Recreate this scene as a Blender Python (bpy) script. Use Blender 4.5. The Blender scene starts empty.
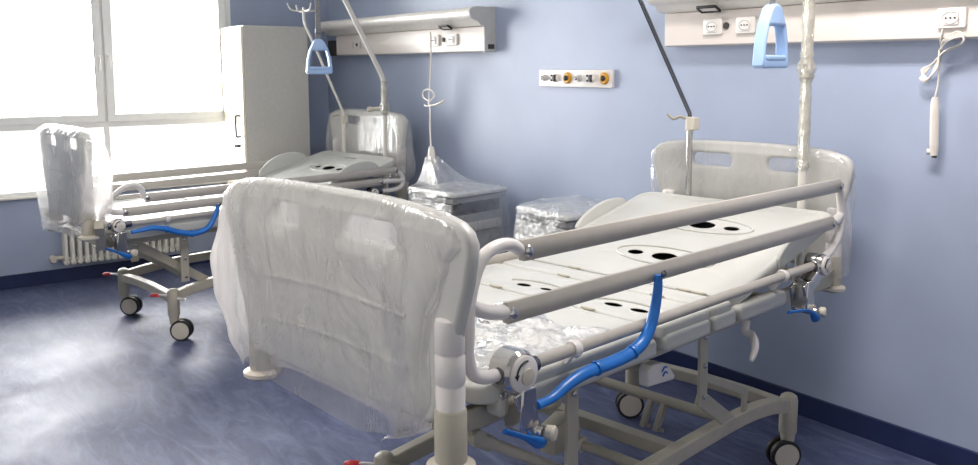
import bpy, bmesh, math, random
from mathutils import Vector, Matrix, noise
PI = math.pi
random.seed(7)
SC = bpy.context.scene
COL = SC.collection

# ------------------------------------------------------------------ materials
def lin(c):
    return tuple(((x/255)/12.92 if x/255 <= .04045 else ((x/255+.055)/1.055)**2.4) for x in c) + (1.0,)

def nodes(name):
    m = bpy.data.materials.new(name); m.use_nodes = True
    nt = m.node_tree; nt.nodes.clear()
    out = nt.nodes.new('ShaderNodeOutputMaterial')
    return m, nt, out

def N(nt, kind, **kw):
    n = nt.nodes.new(kind)
    for k, v in kw.items():
        if k in n.inputs: n.inputs[k].default_value = v
        else: setattr(n, k, v)
    return n

def mat(name, rgb, rough=.5, metal=0., spec=.5, var=.04, scale=18., bump=0., bscale=120., coat=0., emit=None):
    m, nt, out = nodes(name)
    p = N(nt, 'ShaderNodeBsdfPrincipled')
    p.inputs['Roughness'].default_value = rough
    p.inputs['Metallic'].default_value = metal
    p.inputs['Specular IOR Level'].default_value = spec
    p.inputs['Coat Weight'].default_value = coat
    tc = N(nt, 'ShaderNodeTexCoord')
    nz = N(nt, 'ShaderNodeTexNoise', Scale=scale, Detail=4.)
    nt.links.new(tc.outputs['Object'], nz.inputs['Vector'])
    c = lin(rgb)
    a = tuple(max(0, x*(1-var*2)) for x in c[:3]) + (1,)
    b = tuple(min(1, x*(1+var*2)) for x in c[:3]) + (1,)
    r = N(nt, 'ShaderNodeValToRGB')
    r.color_ramp.elements[0].color = a; r.color_ramp.elements[1].color = b
    r.color_ramp.elements[0].position = .3; r.color_ramp.elements[1].position = .7
    nt.links.new(nz.outputs['Fac'], r.inputs['Fac'])
    nt.links.new(r.outputs['Color'], p.inputs['Base Color'])
    if bump:
        n2 = N(nt, 'ShaderNodeTexNoise', Scale=bscale, Detail=3.)
        nt.links.new(tc.outputs['Object'], n2.inputs['Vector'])
        bm = N(nt, 'ShaderNodeBump', Strength=bump, Distance=.01)
        nt.links.new(n2.outputs['Fac'], bm.inputs['Height'])
        nt.links.new(bm.outputs['Normal'], p.inputs['Normal'])
    if emit:
        p.inputs['Emission Color'].default_value = lin(emit[0]); p.inputs['Emission Strength'].default_value = emit[1]
    nt.links.new(p.outputs[0], out.inputs[0])
    return m

def film(name, rgb, clear, milky_var, rough=.18, trans=.6, gloss=.25, bump=.5, stretch=(7, 7, 2.2), fine=30.):
    """Thin plastic: see-through mixed with milky diffuse / translucent and a glossy coat, wrinkled by noise."""
    m, nt, out = nodes(name)
    L = nt.links.new
    tc = N(nt, 'ShaderNodeTexCoord')
    mp = N(nt, 'ShaderNodeMapping'); mp.inputs['Scale'].default_value = stretch; mp.inputs['Rotation'].default_value = (.5, .5, 0)
    L(tc.outputs['Object'], mp.inputs['Vector'])
    n1 = N(nt, 'ShaderNodeTexNoise', Scale=1.6, Detail=5., Roughness=.6, Distortion=.8)
    L(mp.outputs[0], n1.inputs['Vector'])
    mp2 = N(nt, 'ShaderNodeMapping'); mp2.inputs['Scale'].default_value = tuple(s*fine/10 for s in stretch)
    L(tc.outputs['Object'], mp2.inputs['Vector'])
    n2 = N(nt, 'ShaderNodeTexNoise', Scale=1., Detail=4., Distortion=1.5)
    L(mp2.outputs[0], n2.inputs['Vector'])
    ad = N(nt, 'ShaderNodeMath', operation='MULTIPLY_ADD'); ad.inputs[1].default_value = .4
    L(n2.outputs['Fac'], ad.inputs[0]); L(n1.outputs['Fac'], ad.inputs[2])
    bm = N(nt, 'ShaderNodeBump', Strength=bump, Distance=.03)
    L(ad.outputs[0], bm.inputs['Height'])
    df = N(nt, 'ShaderNodeBsdfDiffuse', Color=lin(rgb)); tl = N(nt, 'ShaderNodeBsdfTranslucent', Color=lin(rgb))
    gl = N(nt, 'ShaderNodeBsdfGlossy', Roughness=rough); gl.inputs['Color'].default_value = (1, 1, 1, 1)
    for s in (df, tl, gl): L(bm.outputs['Normal'], s.inputs['Normal'])
    mx = N(nt, 'ShaderNodeMixShader'); mx.inputs[0].default_value = trans
    L(df.outputs[0], mx.inputs[1]); L(tl.outputs[0], mx.inputs[2])
    tr = N(nt, 'ShaderNodeBsdfTransparent')
    rp = N(nt, 'ShaderNodeMapRange'); rp.inputs['From Min'].default_value = .35; rp.inputs['From Max'].default_value = .75
    rp.inputs['To Min'].default_value = clear + milky_var; rp.inputs['To Max'].default_value = clear - milky_var
    L(n1.outputs['Fac'], rp.inputs['Value'])
    m2 = N(nt, 'ShaderNodeMixShader')
    L(rp.outputs[0], m2.inputs[0]); L(mx.outputs[0], m2.inputs[1]); L(tr.outputs[0], m2.inputs[2])
    fr = N(nt, 'ShaderNodeLayerWeight', Blend=.35); L(bm.outputs['Normal'], fr.inputs['Normal'])
    fm = N(nt, 'ShaderNodeMath', operation='MULTIPLY'); fm.inputs[1].default_value = gloss
    L(fr.outputs['Facing'], fm.inputs[0])
    fa = N(nt, 'ShaderNodeMath', operation='ADD'); fa.inputs[1].default_value = .05
    L(fm.outputs[0], fa.inputs[0])
    m3 = N(nt, 'ShaderNodeMixShader')
    L(fa.outputs[0], m3.inputs[0]); L(m2.outputs[0], m3.inputs[1]); L(gl.outputs[0], m3.inputs[2])
    L(m3.outputs[0], out.inputs[0])
    return m

def floor_mat():
    m, nt, out = nodes('marbled_blue_vinyl'); L = nt.links.new
    tc = N(nt, 'ShaderNodeTexCoord')
    mp = N(nt, 'ShaderNodeMapping'); mp.inputs['Scale'].default_value = (1.0, 3.2, 1)
    mp.inputs['Rotation'].default_value = (0, 0, .35)
    L(tc.outputs['Object'], mp.inputs['Vector'])
    n1 = N(nt, 'ShaderNodeTexNoise', Scale=3.2, Detail=8., Roughness=.68, Distortion=1.4)
    L(mp.outputs[0], n1.inputs['Vector'])
    r = N(nt, 'ShaderNodeValToRGB'); e = r.color_ramp.elements
    e[0].position = .3; e[0].color = lin((52, 59, 90)); e[1].position = .72; e[1].color = lin((96, 104, 134))
    k = e.new(.5); k.color = lin((70, 78, 110))
    L(n1.outputs['Fac'], r.inputs['Fac'])
    n2 = N(nt, 'ShaderNodeTexNoise', Scale=2.2, Detail=5., Roughness=.6); L(tc.outputs['Object'], n2.inputs['Vector'])
    p = N(nt, 'ShaderNodeBsdfPrincipled')
    mr = N(nt, 'ShaderNodeMapRange'); mr.inputs['From Min'].default_value = .3; mr.inputs['From Max'].default_value = .7
    mr.inputs['To Min'].default_value = .44; mr.inputs['To Max'].default_value = .6
    L(n2.outputs['Fac'], mr.inputs['Value']); L(mr.outputs[0], p.inputs['Roughness'])
    L(r.outputs['Color'], p.inputs['Base Color'])
    # dusty scuffs lighten the vinyl
    n3 = N(nt, 'ShaderNodeTexNoise', Scale=1.3, Detail=9., Roughness=.75); L(mp.outputs[0], n3.inputs['Vector'])
    r3 = N(nt, 'ShaderNodeValToRGB'); r3.color_ramp.elements[0].position = .5; r3.color_ramp.elements[1].position = .78
    r3.color_ramp.elements[1].color = (.3, .3, .3, 1)
    L(n3.outputs['Fac'], r3.inputs['Fac'])
    mxc = N(nt, 'ShaderNodeMixRGB'); mxc.inputs['Color2'].default_value = lin((140, 145, 165))
    L(r3.outputs['Color'], mxc.inputs['Fac']); L(r.outputs['Color'], mxc.inputs['Color1']); L(mxc.outputs[0], p.inputs['Base Color'])
    L(p.outputs[0], out.inputs[0])
    return m

M = dict(
    wall=mat('blue_wall_paint', (162, 173, 197), .45, var=.02, scale=3, bump=.06, bscale=160),
    window_wall=mat('blue_grey_wall_paint', (163, 174, 199), .6, var=.02, scale=3, bump=.05, bscale=160),
    ceiling=mat('white_ceiling_paint', (232, 232, 228), .8, var=.01),
    floor=floor_mat(),
    base=mat('navy_vinyl_skirting', (34, 44, 84), .4, var=.06, scale=8),
    upvc=mat('white_window_frame', (244, 244, 242), .35, var=.01),
    sill=mat('pale_stone_sill', (214, 212, 206), .4, var=.03),
    shell=mat('light_grey_moulded_plastic', (206, 206, 202), .32, var=.015, scale=5),
    board=mat('pale_grey_board_plastic', (192, 192, 189), .38, var=.015, scale=4),
    deckm=mat('grey_white_deck_plastic', (188, 189, 185), .33, var=.015, scale=5),
    rail=mat('beige_grey_rail_paint', (176, 171, 164), .38, var=.02),
    steel=mat('warm_grey_frame_paint', (172, 167, 153), .42, var=.03),
    white=mat('white_bracket_plastic', (218, 214, 212), .35, var=.015),
    blue=mat('bright_blue_plastic', (24, 106, 190), .35, var=.05, scale=30),
    lightblue=mat('pale_blue_grip_plastic', (160, 190, 230), .3, var=.03),
    chrome=mat('polished_chrome', (205, 203, 200), .14, metal=1., var=.03),
    darksteel=mat('dark_chrome_tube', (120, 122, 128), .2, metal=1., var=.03),
    polewhite=mat('white_pole_paint', (214, 211, 204), .3, var=.02),
    black=mat('black_rubber', (24, 24, 27), .55, var=.05),
    dark=mat('dark_grey_slot', (58, 58, 58), .6, var=.08),
    hub=mat('light_grey_hub', (196, 190, 178), .4, var=.02),
    red=mat('red_lever_plastic', (190, 32, 40), .35),
    unit=mat('cream_white_head_unit', (222, 214, 208), .35, var=.015, scale=4),
    unitgrey=mat('light_grey_unit_panel', (188, 188, 186), .35, metal=.1, var=.02),
    lamp=mat('satin_aluminium_lamp_cover', (232, 228, 222), .3, metal=0., var=.02),
    socket=mat('white_socket_plastic', (232, 228, 224), .3, var=.01),
    brass=mat('ochre_outlet_ring', (206, 150, 40), .35, var=.08, scale=60),
    cream=mat('cream_wardrobe_door', (234, 226, 206), .4, var=.015),
    greypanel=mat('pale_grey_laminate', (190, 189, 184), .5, var=.02, scale=40),
    cab=mat('grey_cabinet_laminate', (150, 150, 148), .45, var=.04),
    cabtop=mat('pale_cabinet_top', (196, 196, 192), .35, var=.02),
    rad=mat('white_radiator_enamel', (226, 224, 216), .35, var=.01),
    cable=mat('white_cable', (226, 220, 212), .4, var=.01),
    strap=mat('grey_webbing_strap', (128, 128, 130), .7, var=.1, scale=80),
    bag=film('milky_plastic_cover', (244, 243, 240), .62, .1, rough=.2, trans=.8, gloss=.4, bump=.36, stretch=(4, 4, 1.8), fine=20),
    bagbacklit=film('backlit_whitened_plastic', (248, 245, 243), .2, .1, rough=.22, trans=.7, gloss=.3, bump=.45, stretch=(4, 4, 1.8), fine=20),  # whiter and more opaque, standing in for window light through the left billow
    bagback=film('brightened_back_plastic', (246, 242, 240), .5, .08, rough=.25, trans=.92, gloss=.2, bump=.3, stretch=(4, 4, 1.8), fine=20),  # extra translucent and white, so the hand holes look lit from behind
    bagthin=film('thin_plastic_cover', (235, 233, 230), .78, .12, rough=.16, trans=.45, gloss=.4, bump=.4, stretch=(6, 6, 2)),
    clear=film('clear_plastic_film', (236, 238, 240), .93, .07, rough=.08, trans=.4, gloss=.9, bump=1.0, stretch=(9, 9, 9), fine=26),
    wrap=film('yellowed_plastic_wrap', (232, 228, 210), .5, .2, rough=.12, trans=.4, gloss=.6, bump=1., stretch=(20, 20, 8), fine=30),
    arrow=mat('black_print', (30, 30, 32), .5),
)

def glass_mat():
    m, nt, out = nodes('window_glass'); L = nt.links.new
    t = N(nt, 'ShaderNodeBsdfTransparent'); g = N(nt, 'ShaderNodeBsdfGlossy', Roughness=.02)
    f = N(nt, 'ShaderNodeFresnel', IOR=1.45); mx = N(nt, 'ShaderNodeMixShader')
    tc = N(nt, 'ShaderNodeTexCoord'); nz = N(nt, 'ShaderNodeTexNoise', Scale=3.)
    L(tc.outputs['Object'], nz.inputs['Vector'])
    cr = N(nt, 'ShaderNodeMixRGB'); cr.inputs[1].default_value = (.97, .98, .98, 1); cr.inputs[2].default_value = (1, 1, 1, 1)
    L(nz.outputs['Fac'], cr.inputs[0]); L(cr.outputs[0], t.inputs[0])
    L(f.outputs[0], mx.inputs[0]); L(t.outputs[0], mx.inputs[1]); L(g.outputs[0], mx.inputs[2]); L(mx.outputs[0], out.inputs[0])
    return m
M['glass'] = glass_mat()

# ------------------------------------------------------------------ mesh builder
def spl(pts, n=8):
    """Catmull-Rom through points."""
    P = [Vector(p) for p in pts]; out = []
    for i in range(len(P)-1):
        a = P[i-1] if i else P[0]*2-P[1]; b = P[i]; c = P[i+1]; d = P[i+2] if i+2 < len(P) else P[-1]*2-P[-2]
        for k in range(n):
            t = k/n
            out.append(.5*((2*b)+(c-a)*t+(2*a-5*b+4*c-d)*t*t+(3*b-a-3*c+d)*t**3))
    out.append(P[-1]); return out

def rrect(x0, y0, x1, y1, r, n=6):
    out = []
    for cx, cy, a in ((x1-r, y1-r, 0), (x0+r, y1-r, PI/2), (x0+r, y0+r, PI), (x1-r, y0+r, 1.5*PI)):
        for k in range(n+1):
            t = a+PI/2*k/n; out.append((cx+r*math.cos(t), cy+r*math.sin(t)))
    return out

def oval(cx, cy, rx, ry, n=24):
    return [(cx+rx*math.cos(2*PI*k/n), cy+ry*math.sin(2*PI*k/n)) for k in range(n)]

class MB:
    def __init__(s): s.v = []; s.f = []
    def add(s, vs, fs):
        o = len(s.v); s.v += [Vector(p) for p in vs]; s.f += [tuple(i+o for i in f) for f in fs]; return s
    def box(s, c, d, R=None, taper=(1, 1)):
        c = Vector(c); vs = []
        for z in (-1, 1):
            for x, y in ((-1, -1), (1, -1), (1, 1), (-1, 1)):
                k = taper if z > 0 else (1, 1)
                p = Vector((x*d[0]/2*k[0], y*d[1]/2*k[1], z*d[2]/2)); vs.append(c+(R @ p if R else p))
        return s.add(vs, [(3, 2, 1, 0), (4, 5, 6, 7), (0, 1, 5, 4), (1, 2, 6, 5), (2, 3, 7, 6), (3, 0, 4, 7)])
    def bar(s, p0, p1, w, h, up=(0, 0, 1)):
        p0 = Vector(p0); p1 = Vector(p1); d = (p1-p0); y = d.normalized(); u = Vector(up)
        x = y.cross(u).normalized(); z = x.cross(y)
        return s.box((p0+p1)/2, (w, d.length, h), Matrix((x, y, z)).transposed())
    def path_bar(s, pts, w, h, up=(0, 0, 1)):
        """Rectangular section swept along a path."""
        P = [Vector(p) for p in pts]; vs = []; fs = []; u = Vector(up)
        for i, p in enumerate(P):
            t = (P[min(i+1, len(P)-1)]-P[max(i-1, 0)]).normalized(); x = t.cross(u).normalized(); z = x.cross(t)
            for a, b in ((-1, -1), (1, -1), (1, 1), (-1, 1)): vs.append(p+x*a*w/2+z*b*h/2)
        for i in range(len(P)-1):
            for k in range(4): fs.append((i*4+k, i*4+(k+1) % 4, i*4+4+(k+1) % 4, i*4+4+k))
        fs += [(3, 2, 1, 0), tuple(len(vs)-4+k for k in range(4))]
        return s.add(vs, fs)
    def tube(s, pts, r, n=12, closed=False, sq=(1, 1)):
        P = [Vector(p) for p in pts]; m = len(P); vs = []; fs = []
        t0 = (P[1]-P[0]).normalized(); x = t0.orthogonal().normalized()
        for i, p in enumerate(P):
            if closed: t = (P[(i+1) % m]-P[i-1]).normalized()
            else: t = (P[min(i+1, m-1)]-P[max(i-1, 0)]).normalized()
            x = (x-t*x.dot(t)).normalized(); y = t.cross(x)
            rr = r[i] if isinstance(r, (list, tuple)) else r
            for k in range(n):
                a = 2*PI*k/n; vs.append(p+x*math.cos(a)*rr*sq[0]+y*math.sin(a)*rr*sq[1])
        for i in range(m if closed else m-1):
            j = (i+1) % m
            for k in range(n): fs.append((i*n+k, i*n+(k+1) % n, j*n+(k+1) % n, j*n+k))
        if not closed: fs += [tuple(range(n-1, -1, -1)), tuple((m-1)*n+k for k in range(n))]
        return s.add(vs, fs)
    def lathe(s, prof, p0, axis=(0, 0, 1), n=20):
        p0 = Vector(p0); a = Vector(axis).normalized(); x = a.orthogonal().normalized(); y = a.cross(x); vs = []; fs = []
        for r, t in prof:
            for k in range(n):
                q = 2*PI*k/n; vs.append(p0+a*t+(x*math.cos(q)+y*math.sin(q))*max(r, 1e-5))
        m = len(prof)
        for i in range(m-1):
            for k in range(n): fs.append((i*n+k, i*n+(k+1) % n, i*n+n+(k+1) % n, i*n+n+k))
        fs += [tuple(range(n-1, -1, -1)), tuple((m-1)*n+k for k in range(n))]
        return s.add(vs, fs)
    def grid(s, fn, nu, nv, close_u=False):
        vs = [fn(i/(nu if close_u else nu-1), j/(nv-1)) for j in range(nv) for i in range(nu)]; fs = []
        for j in range(nv-1):
            for i in range(nu if close_u else nu-1):
                k = (i+1) % nu; fs.append((j*nu+i, j*nu+k, (j+1)*nu+k, (j+1)*nu+i))
        return s.add(vs, fs)
    def prism(s, poly, fn, d0, d1):
        n = len(poly)
        vs = [fn(x, y, d0) for x, y in poly]+[fn(x, y, d1) for x, y in poly]
        return s.add(vs, [tuple(range(n-1, -1, -1)), tuple(range(n, 2*n))]+[(k, (k+1) % n, n+(k+1) % n, n+k) for k in range(n)])
    def plate(s, loops, thick, bevel, fn, res=2):
        """A plate with holes: outline first, then holes; rounded edges; fn maps (x, y, height) to space."""
        cu = bpy.data.curves.new('tmp', 'CURVE'); cu.dimensions = '2D'; cu.fill_mode = 'BOTH'
        cu.extrude = max(thick/2-bevel, 1e-4); cu.bevel_depth = bevel; cu.bevel_resolution = res; cu.offset = -bevel
        for lp in loops:
            sp = cu.splines.new('POLY'); sp.points.add(len(lp)-1); sp.use_cyclic_u = True
            for q, p in zip(sp.points, lp): q.co = (p[0], p[1], 0, 1)
        ob = bpy.data.objects.new('tmp', cu); COL.objects.link(ob)
        me = bpy.data.meshes.new_from_object(ob)
        vs = [fn(*v.co) for v in me.vertices]; fs = [tuple(p.vertices) for p in me.polygons]
        bpy.data.objects.remove(ob); bpy.data.curves.remove(cu); bpy.data.meshes.remove(me)
        return s.add(vs, fs)
    def xf(s, fn): s.v = [Vector(fn(p)) for p in s.v]; return s
    def build(s, name, m, parent=None, bevel=0., angle=38, label=None, recalc=True):
        me = bpy.data.meshes.new(name); me.from_pydata(s.v, [], s.f)
        bm = bmesh.new(); bm.from_mesh(me); bmesh.ops.remove_doubles(bm, verts=bm.verts, dist=1e-5)
        if recalc: bmesh.ops.recalc_face_normals(bm, faces=bm.faces)
        bm.to_mesh(me); bm.free()
        me.materials.append(m); me.shade_smooth(); me.set_sharp_from_angle(angle=math.radians(angle))
        o = bpy.data.objects.new(name, me); COL.objects.link(o)
        if parent: o.parent = parent
        if bevel:
            b = o.modifiers.new('edge', 'BEVEL'); b.width = bevel; b.segments = 2; b.limit_method = 'ANGLE'; b.angle_limit = math.radians(40)
        if label: o['label'] = label
        return o

def thing(name, label, cat, loc=(0, 0, 0), rz=0., group=None):
    o = bpy.data.objects.new(name, None); COL.objects.link(o); o.empty_display_size = .1
    o.location = loc; o.rotation_euler = (0, 0, rz); o['label'] = label; o['category'] = cat
    if group: o['group'] = group
    return o
def tag(o, label, cat, group=None):
    o['label'] = label; o['category'] = cat
    if group: o['group'] = group
    return o
def struct(name, mb, m, parent=None, bevel=0.):
    o = mb.build(name, m, parent, bevel)
    if not parent: o['kind'] = 'structure'
    return o

# ------------------------------------------------------------------ camera
cam = bpy.data.cameras.new('camera'); co = bpy.data.objects.new('camera', cam); COL.objects.link(co)
YAW, PITCH, ROLL = .927975, .114277, -.0041462
cyw, syw = math.cos(YAW), math.sin(YAW)
fw = Vector((-syw*math.cos(PITCH), cyw*math.cos(PITCH), -math.sin(PITCH)))
rt = Vector((cyw, syw, 0)); up = rt.cross(fw)
r2 = rt*math.cos(ROLL)+up*math.sin(ROLL); u2 = up*math.cos(ROLL)-rt*math.sin(ROLL)
mw = Matrix((r2, u2, -fw)).transposed().to_4x4(); mw.translation = Vector((0, -3.43845, 1.6)); co.matrix_world = mw
cam.sensor_width = 36; cam.lens = 860.234/978*36; cam.shift_y = (165.4127-232.5)/978; cam.clip_start = .05
SC.camera = co

# ------------------------------------------------------------------ room shell
XW, WA = -6.957, -.031            # window wall: where it meets the head wall, and its slight turn
CEIL, YB, XR = 3.0, -4.9, 1.6
def W(s, off=0., z=0.):           # point on the window wall: s runs along it (negative = away from the head wall), off = into the room
    return Vector((XW-math.sin(WA)*s+math.cos(WA)*off, math.cos(WA)*s+math.sin(WA)*off, z))
def wbox(mb, s0, s1, o0, o1, z0, z1):
    vs = [W(s, o, z) for z in (z0, z1) for s, o in ((s0, o0), (s1, o0), (s1, o1), (s0, o1))]
    return mb.add(vs, [(3, 2, 1, 0), (4, 5, 6, 7), (0, 1, 5, 4), (1, 2, 6, 5), (2, 3, 7, 6), (3, 0, 4, 7)])

struct('floor', MB().box(((XW-.4+XR)/2, YB/2, -.05), (XR-XW+.9, -YB+.4, .1)), M['floor'])
struct('ceiling', MB().box(((XW-.4+XR)/2, YB/2, CEIL+.05), (XR-XW+.9, -YB+.4, .1)), M['ceiling'])
struct('wall_head', MB().box(((XW-.3+XR)/2, .06, CEIL/2), (XR-XW+.6, .12, CEIL)), M['wall'])
struct('wall_back', MB().box(((XW-.3+XR)/2, YB-.06, CEIL/2), (XR-XW+.6, .12, CEIL)), M['ceiling'])
struct('wall_right', MB().box((XR+.06, YB/2, CEIL/2), (.12, -YB, CEIL)), M['ceiling'])
WS0, WS1, WZ0, WZ1 = -2.86, -.855, .66, 2.62    # window opening
wl = MB()
wbox(wl, WS1, 0, -.25, 0, 0, CEIL); wbox(wl, YB-.1, WS0, -.25, 0, 0, CEIL)
wbox(wl, WS0, WS1, -.25, 0, 0, WZ0); wbox(wl, WS0, WS1, -.25, 0, WZ1, CEIL)
struct('wall_window', wl, M['window_wall'])
struct('baseboard_head', MB().box(((XW+XR)/2, -.008, .05), (XR-XW-.02, .016, .1)), M['base'])
b = MB(); wbox(b, YB+.02, -.02, 0, .016, 0, .1); struct('baseboard_window', b, M['base'])

# window: outer frame, transom, mullions, two opening sashes above, fixed panes below
w = MB(); O0, O1 = -.09, .015
wbox(w, WS0, WS0+.055, O0, O1, WZ0, WZ1); wbox(w, WS1-.055, WS1, O0, O1, WZ0, WZ1)
wbox(w, WS0, WS1, O0, O1, WZ0, WZ0+.045); wbox(w, WS0, WS1, O0, O1, WZ1-.055, WZ1)
wbox(w, WS0+.055, WS1-.055, O0, O1, 1.15, 1.2); wbox(w, -1.865, -1.82, O0, O1, WZ0+.045, 1.15)
wbox(w, -1.865, -1.82, O0, O1, 1.2, WZ1-.055)
win = struct('window_1', w, M['upvc'], bevel=.004)
for s0, s1 in ((-2.83, -1.85), (-1.835, -.9)):
    q = MB(); z0, z1, t, o0, o1 = 1.195, 2.575, .058, -.03, .04
    wbox(q, s0, s0+t, o0, o1, z0, z1); wbox(q, s1-t, s1, o0, o1, z0, z1)
    wbox(q, s0+t, s1-t, o0, o1, z0, z0+t); wbox(q, s0+t, s1-t, o0, o1, z1-t, z1)
    sash = q.build('sash', M['upvc'], win, .005)
    g = MB(); wbox(g, s0+t-.004, s1-t+.004, 0, .006, z0+t-.004, z1-t+.004); g.build('pane', M['glass'], sash)
for s0, s1 in ((-2.81, -1.862), (-1.823, -.905)):
    g = MB(); wbox(g, s0, s1, -.04, -.034, .7, 1.155); g.build('pane', M['glass'], win)
for s in (-1.868, -1.812):
    h = MB(); wbox(h, s-.014, s+.014, .04, .052, 1.575, 1.72)
    h.tube([W(s, .05, 1.69), W(s, .085, 1.69), W(s, .092, 1.68), W(s, .092, 1.59)], .009, 10)
    h.build('handle', M['upvc'], win, .003)
sl = MB(); wbox(sl, WS0-.05, WS1+.03, -.08, .05, WZ0-.005, WZ0+.012); struct('trim_1', sl, M['sill'], bevel=.005)

# ------------------------------------------------------------------ radiator under the window
rad = thing('radiator', 'white column radiator on the wall under the window', 'radiator', W(-1.79, .09, 0))
ro = rad.location.copy()
NR = 18
for k in range(NR):
    s = -2.19+(.81)*k/(NR-1); c = MB()
    for off in (.055, .12):
        c.tube([W(s, off, .165)-ro, W(s, off, .60)-ro], .0155, 10)
    for z in (.165, .60):
        p = W(s, .0875, z)-ro; c.lathe([(.012, -.045), (.02, -.04), (.022, 0), (.02, .04), (.012, .045)], p, (W(0, 1, 0)-W(0, 0, 0)), 12)
    c.build('column', M['rad'], rad)
c = MB()
for z in (.185, .58): c.tube([W(-2.2, .0875, z)-ro, W(-1.37, .0875, z)-ro], .014, 10)
c.build('header_tube', M['rad'], rad)
c = MB(); c.tube([W(-2.2, .0875, .2)-ro, W(-2.29, .0875, .2)-ro], .018, 12); c.lathe([(.02, 0), (.028, .012), (.028, .05), (.02, .06)], W(-2.28, .0875, .2)-ro, (W(0, 1, 0)-W(0, 0, 0)), 14)
c.tube([W(-2.27, .0875, .2)-ro, W(-2.27, .004, .2)-ro], .012, 10)
c.build('valve', M['hub'], rad)
for s in (-2.05, -1.5): MB().tube([W(s, .0875, .58)-ro, W(s, .004, .58)-ro], .012, 8).build('wall_bracket', M['rad'], rad)

# ------------------------------------------------------------------ wardrobe in the corner
wx0, wx1, wy0, wy1, wz = -6.945, -6.5, -.93, -.4, 1.925
wd = thing('wardrobe', 'tall pale grey wardrobe with cream door in the corner by the window', 'wardrobe', ((wx0+wx1)/2, (wy0+wy1)/2, 0))
hx, hy = (wx1-wx0)/2, (wy1-wy0)/2
c = MB()
c.box((hx-.01, .0, wz/2), (.02, hy*2, wz)); c.box((-hx+.01, 0, wz/2), (.02, hy*2, wz)); c.box((0, 0, wz-.011), (hx*2-.04, hy*2, .022))
c.box((0, 0, .06), (hx*2-.04, hy*2, .12)); c.box((0, hy-.006, wz/2), (hx*2-.04, .012, wz-.03)); c.box((0, 0, 1.0), (hx*2-.04, hy*2-.06, .02))
c.build('carcass', M['greypanel'], wd, .003)
d = MB().box((-.002, -hy-.011, wz/2+.04), (hx*2-.008, .02, wz-.1)).build('door', M['cream'], wd, .003)
c = MB(); x = hx-.085
c.tube(spl([(x, -hy-.02, 1.225), (x, -hy-.052, 1.225), (x, -hy-.056, 1.21), (x, -hy-.056, 1.075), (x, -hy-.052, 1.06), (x, -hy-.02, 1.06)], 5), .009, 10); c.build('handle', M['darksteel'], d)
c = MB(); c.lathe([(.013, 0), (.013, .006), (.008, .012)], (x-.03, -hy-.02, .985), (0, -1, 0), 14); c.box((x-.03, -hy-.045, .985), (.006, .04, .022)); c.box((x-.03, -hy-.04, .965), (.004, .003, .05))
c.build('lock', M['darksteel'], d)

# ------------------------------------------------------------------ bed head units on the wall
def socket(mb_w, mb_d, x, z, y, w=.115, h=.076):
    mb_w.plate([rrect(x-w/2, z-h/2, x+w/2, z+h/2, .008, 3)], .014, .003, lambda a, b_, c_: (a, y-.007-c_, b_))
    mb_w.plate([rrect(x-w*.27, z-h*.34, x+w*.27, z+h*.34, .006, 3)], .006, .001, lambda a, b_, c_: (a, y-.016-c_, b_))
def bed_head_unit(label, x0, x1, lamp0, endcap, sockets, port, zb=1.695):
    t = thing('bed_head_unit', label, 'wall unit', ((x0+x1)/2, 0, zb), 0); ox = (x0+x1)/2
    X = lambda x: x-ox
    prof = [(0, 0), (-.07, 0), (-.09, .006), (-.092, .16), (-.088, .166), (0, .17)]
    def P(poly, a, b_): return MB().prism(poly, lambda q, r, d: (d, q, r), X(a), X(b_))
    P(prof, x0, x1).build('socket_channel', M['unit'], t, .003)
    lamp = [(0, .172), (-.092, .168), (-.118, .178), (-.138, .198), (-.15, .206), (-.168, .206), (-.19, .214), (-.205, .23), (-.21, .248), (-.205, .265), (-.19, .28), (-.168, .287), (-.1, .288), (0, .29)]
    P(lamp, lamp0, x1).build('lamp_cover', M['lamp'], t, .004)
    if endcap:
        cap = [(.0, .0), (-.092, -.003), (-.094, .16), (-.12, .175), (-.142, .196), (-.168, .204), (-.192, .214), (-.207, .232), (-.212, .25), (-.206, .268), (-.19, .282), (-.165, .29), (0, .292)]
        P(cap, x1-.0, x1+.012).build('end_cap', M['unitgrey'], t, .003)
        MB().box((X(x1)+.013, -.04, .035), (.004, .05, .03)).build('name_plate', M['dark'], t, label='small grey plate at the foot of the end cap')
        P([(0, .002), (-.094, .002), (-.094, .13), (0, .13)], lamp0-.03, x0).build('dark_end_block', M['dark'], t, .003, label='dark grey end block')
    for x, z, w_ in sockets:
        a = MB(); socket(a, a, X(x), z-zb, -.092, w_); so = a.build('socket', M['socket'], t)
        a = MB(); y = -.092-.0195
        for dx in (-.016, 0, .016): a.lathe([(.0035, 0), (.0035, .003)], (X(x)+dx, y, z-zb), (0, -1, 0), 8)
        a.build('pin_holes', M['dark'], so)
        a = MB(); a.tube([(X(x)+.03*math.cos(q), y-.0005, z-zb+.022*math.sin(q)) for q in [2*PI*k/20 for k in range(20)]], .0014, 6, closed=True); a.build('rim', M['unitgrey'], so)
    # black framed slot in the underside of the lamp cover
    px, py, pz = port
    a = MB(); a.plate([rrect(-.06, -.026, .06, .026, .008, 3), rrect(-.05, -.017, .05, .017, .004, 3)], .012, .002, lambda p, q, r: (X(px)+p, py-q*.85, pz-zb-.003+q*.45-r)); fr = a.build('slot_frame', M['black'], t)
    a = MB(); a.plate([rrect(-.05, -.017, .05, .017, .004, 3)], .006, .001, lambda p, q, r: (X(px)+p, py-q*.85, pz-zb-.001+q*.45-r)); a.build('slot_face', M['socket'], fr)
    return t, X
uL, XL = bed_head_unit('shorter white wall unit with lamp and grey end cap above the bed by the window', -6.6, -4.522, -6.72, True,
    [(-5.09, 1.783, .125), (-4.87, 1.783, .125)], (-4.9, -.135, 1.868))
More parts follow.
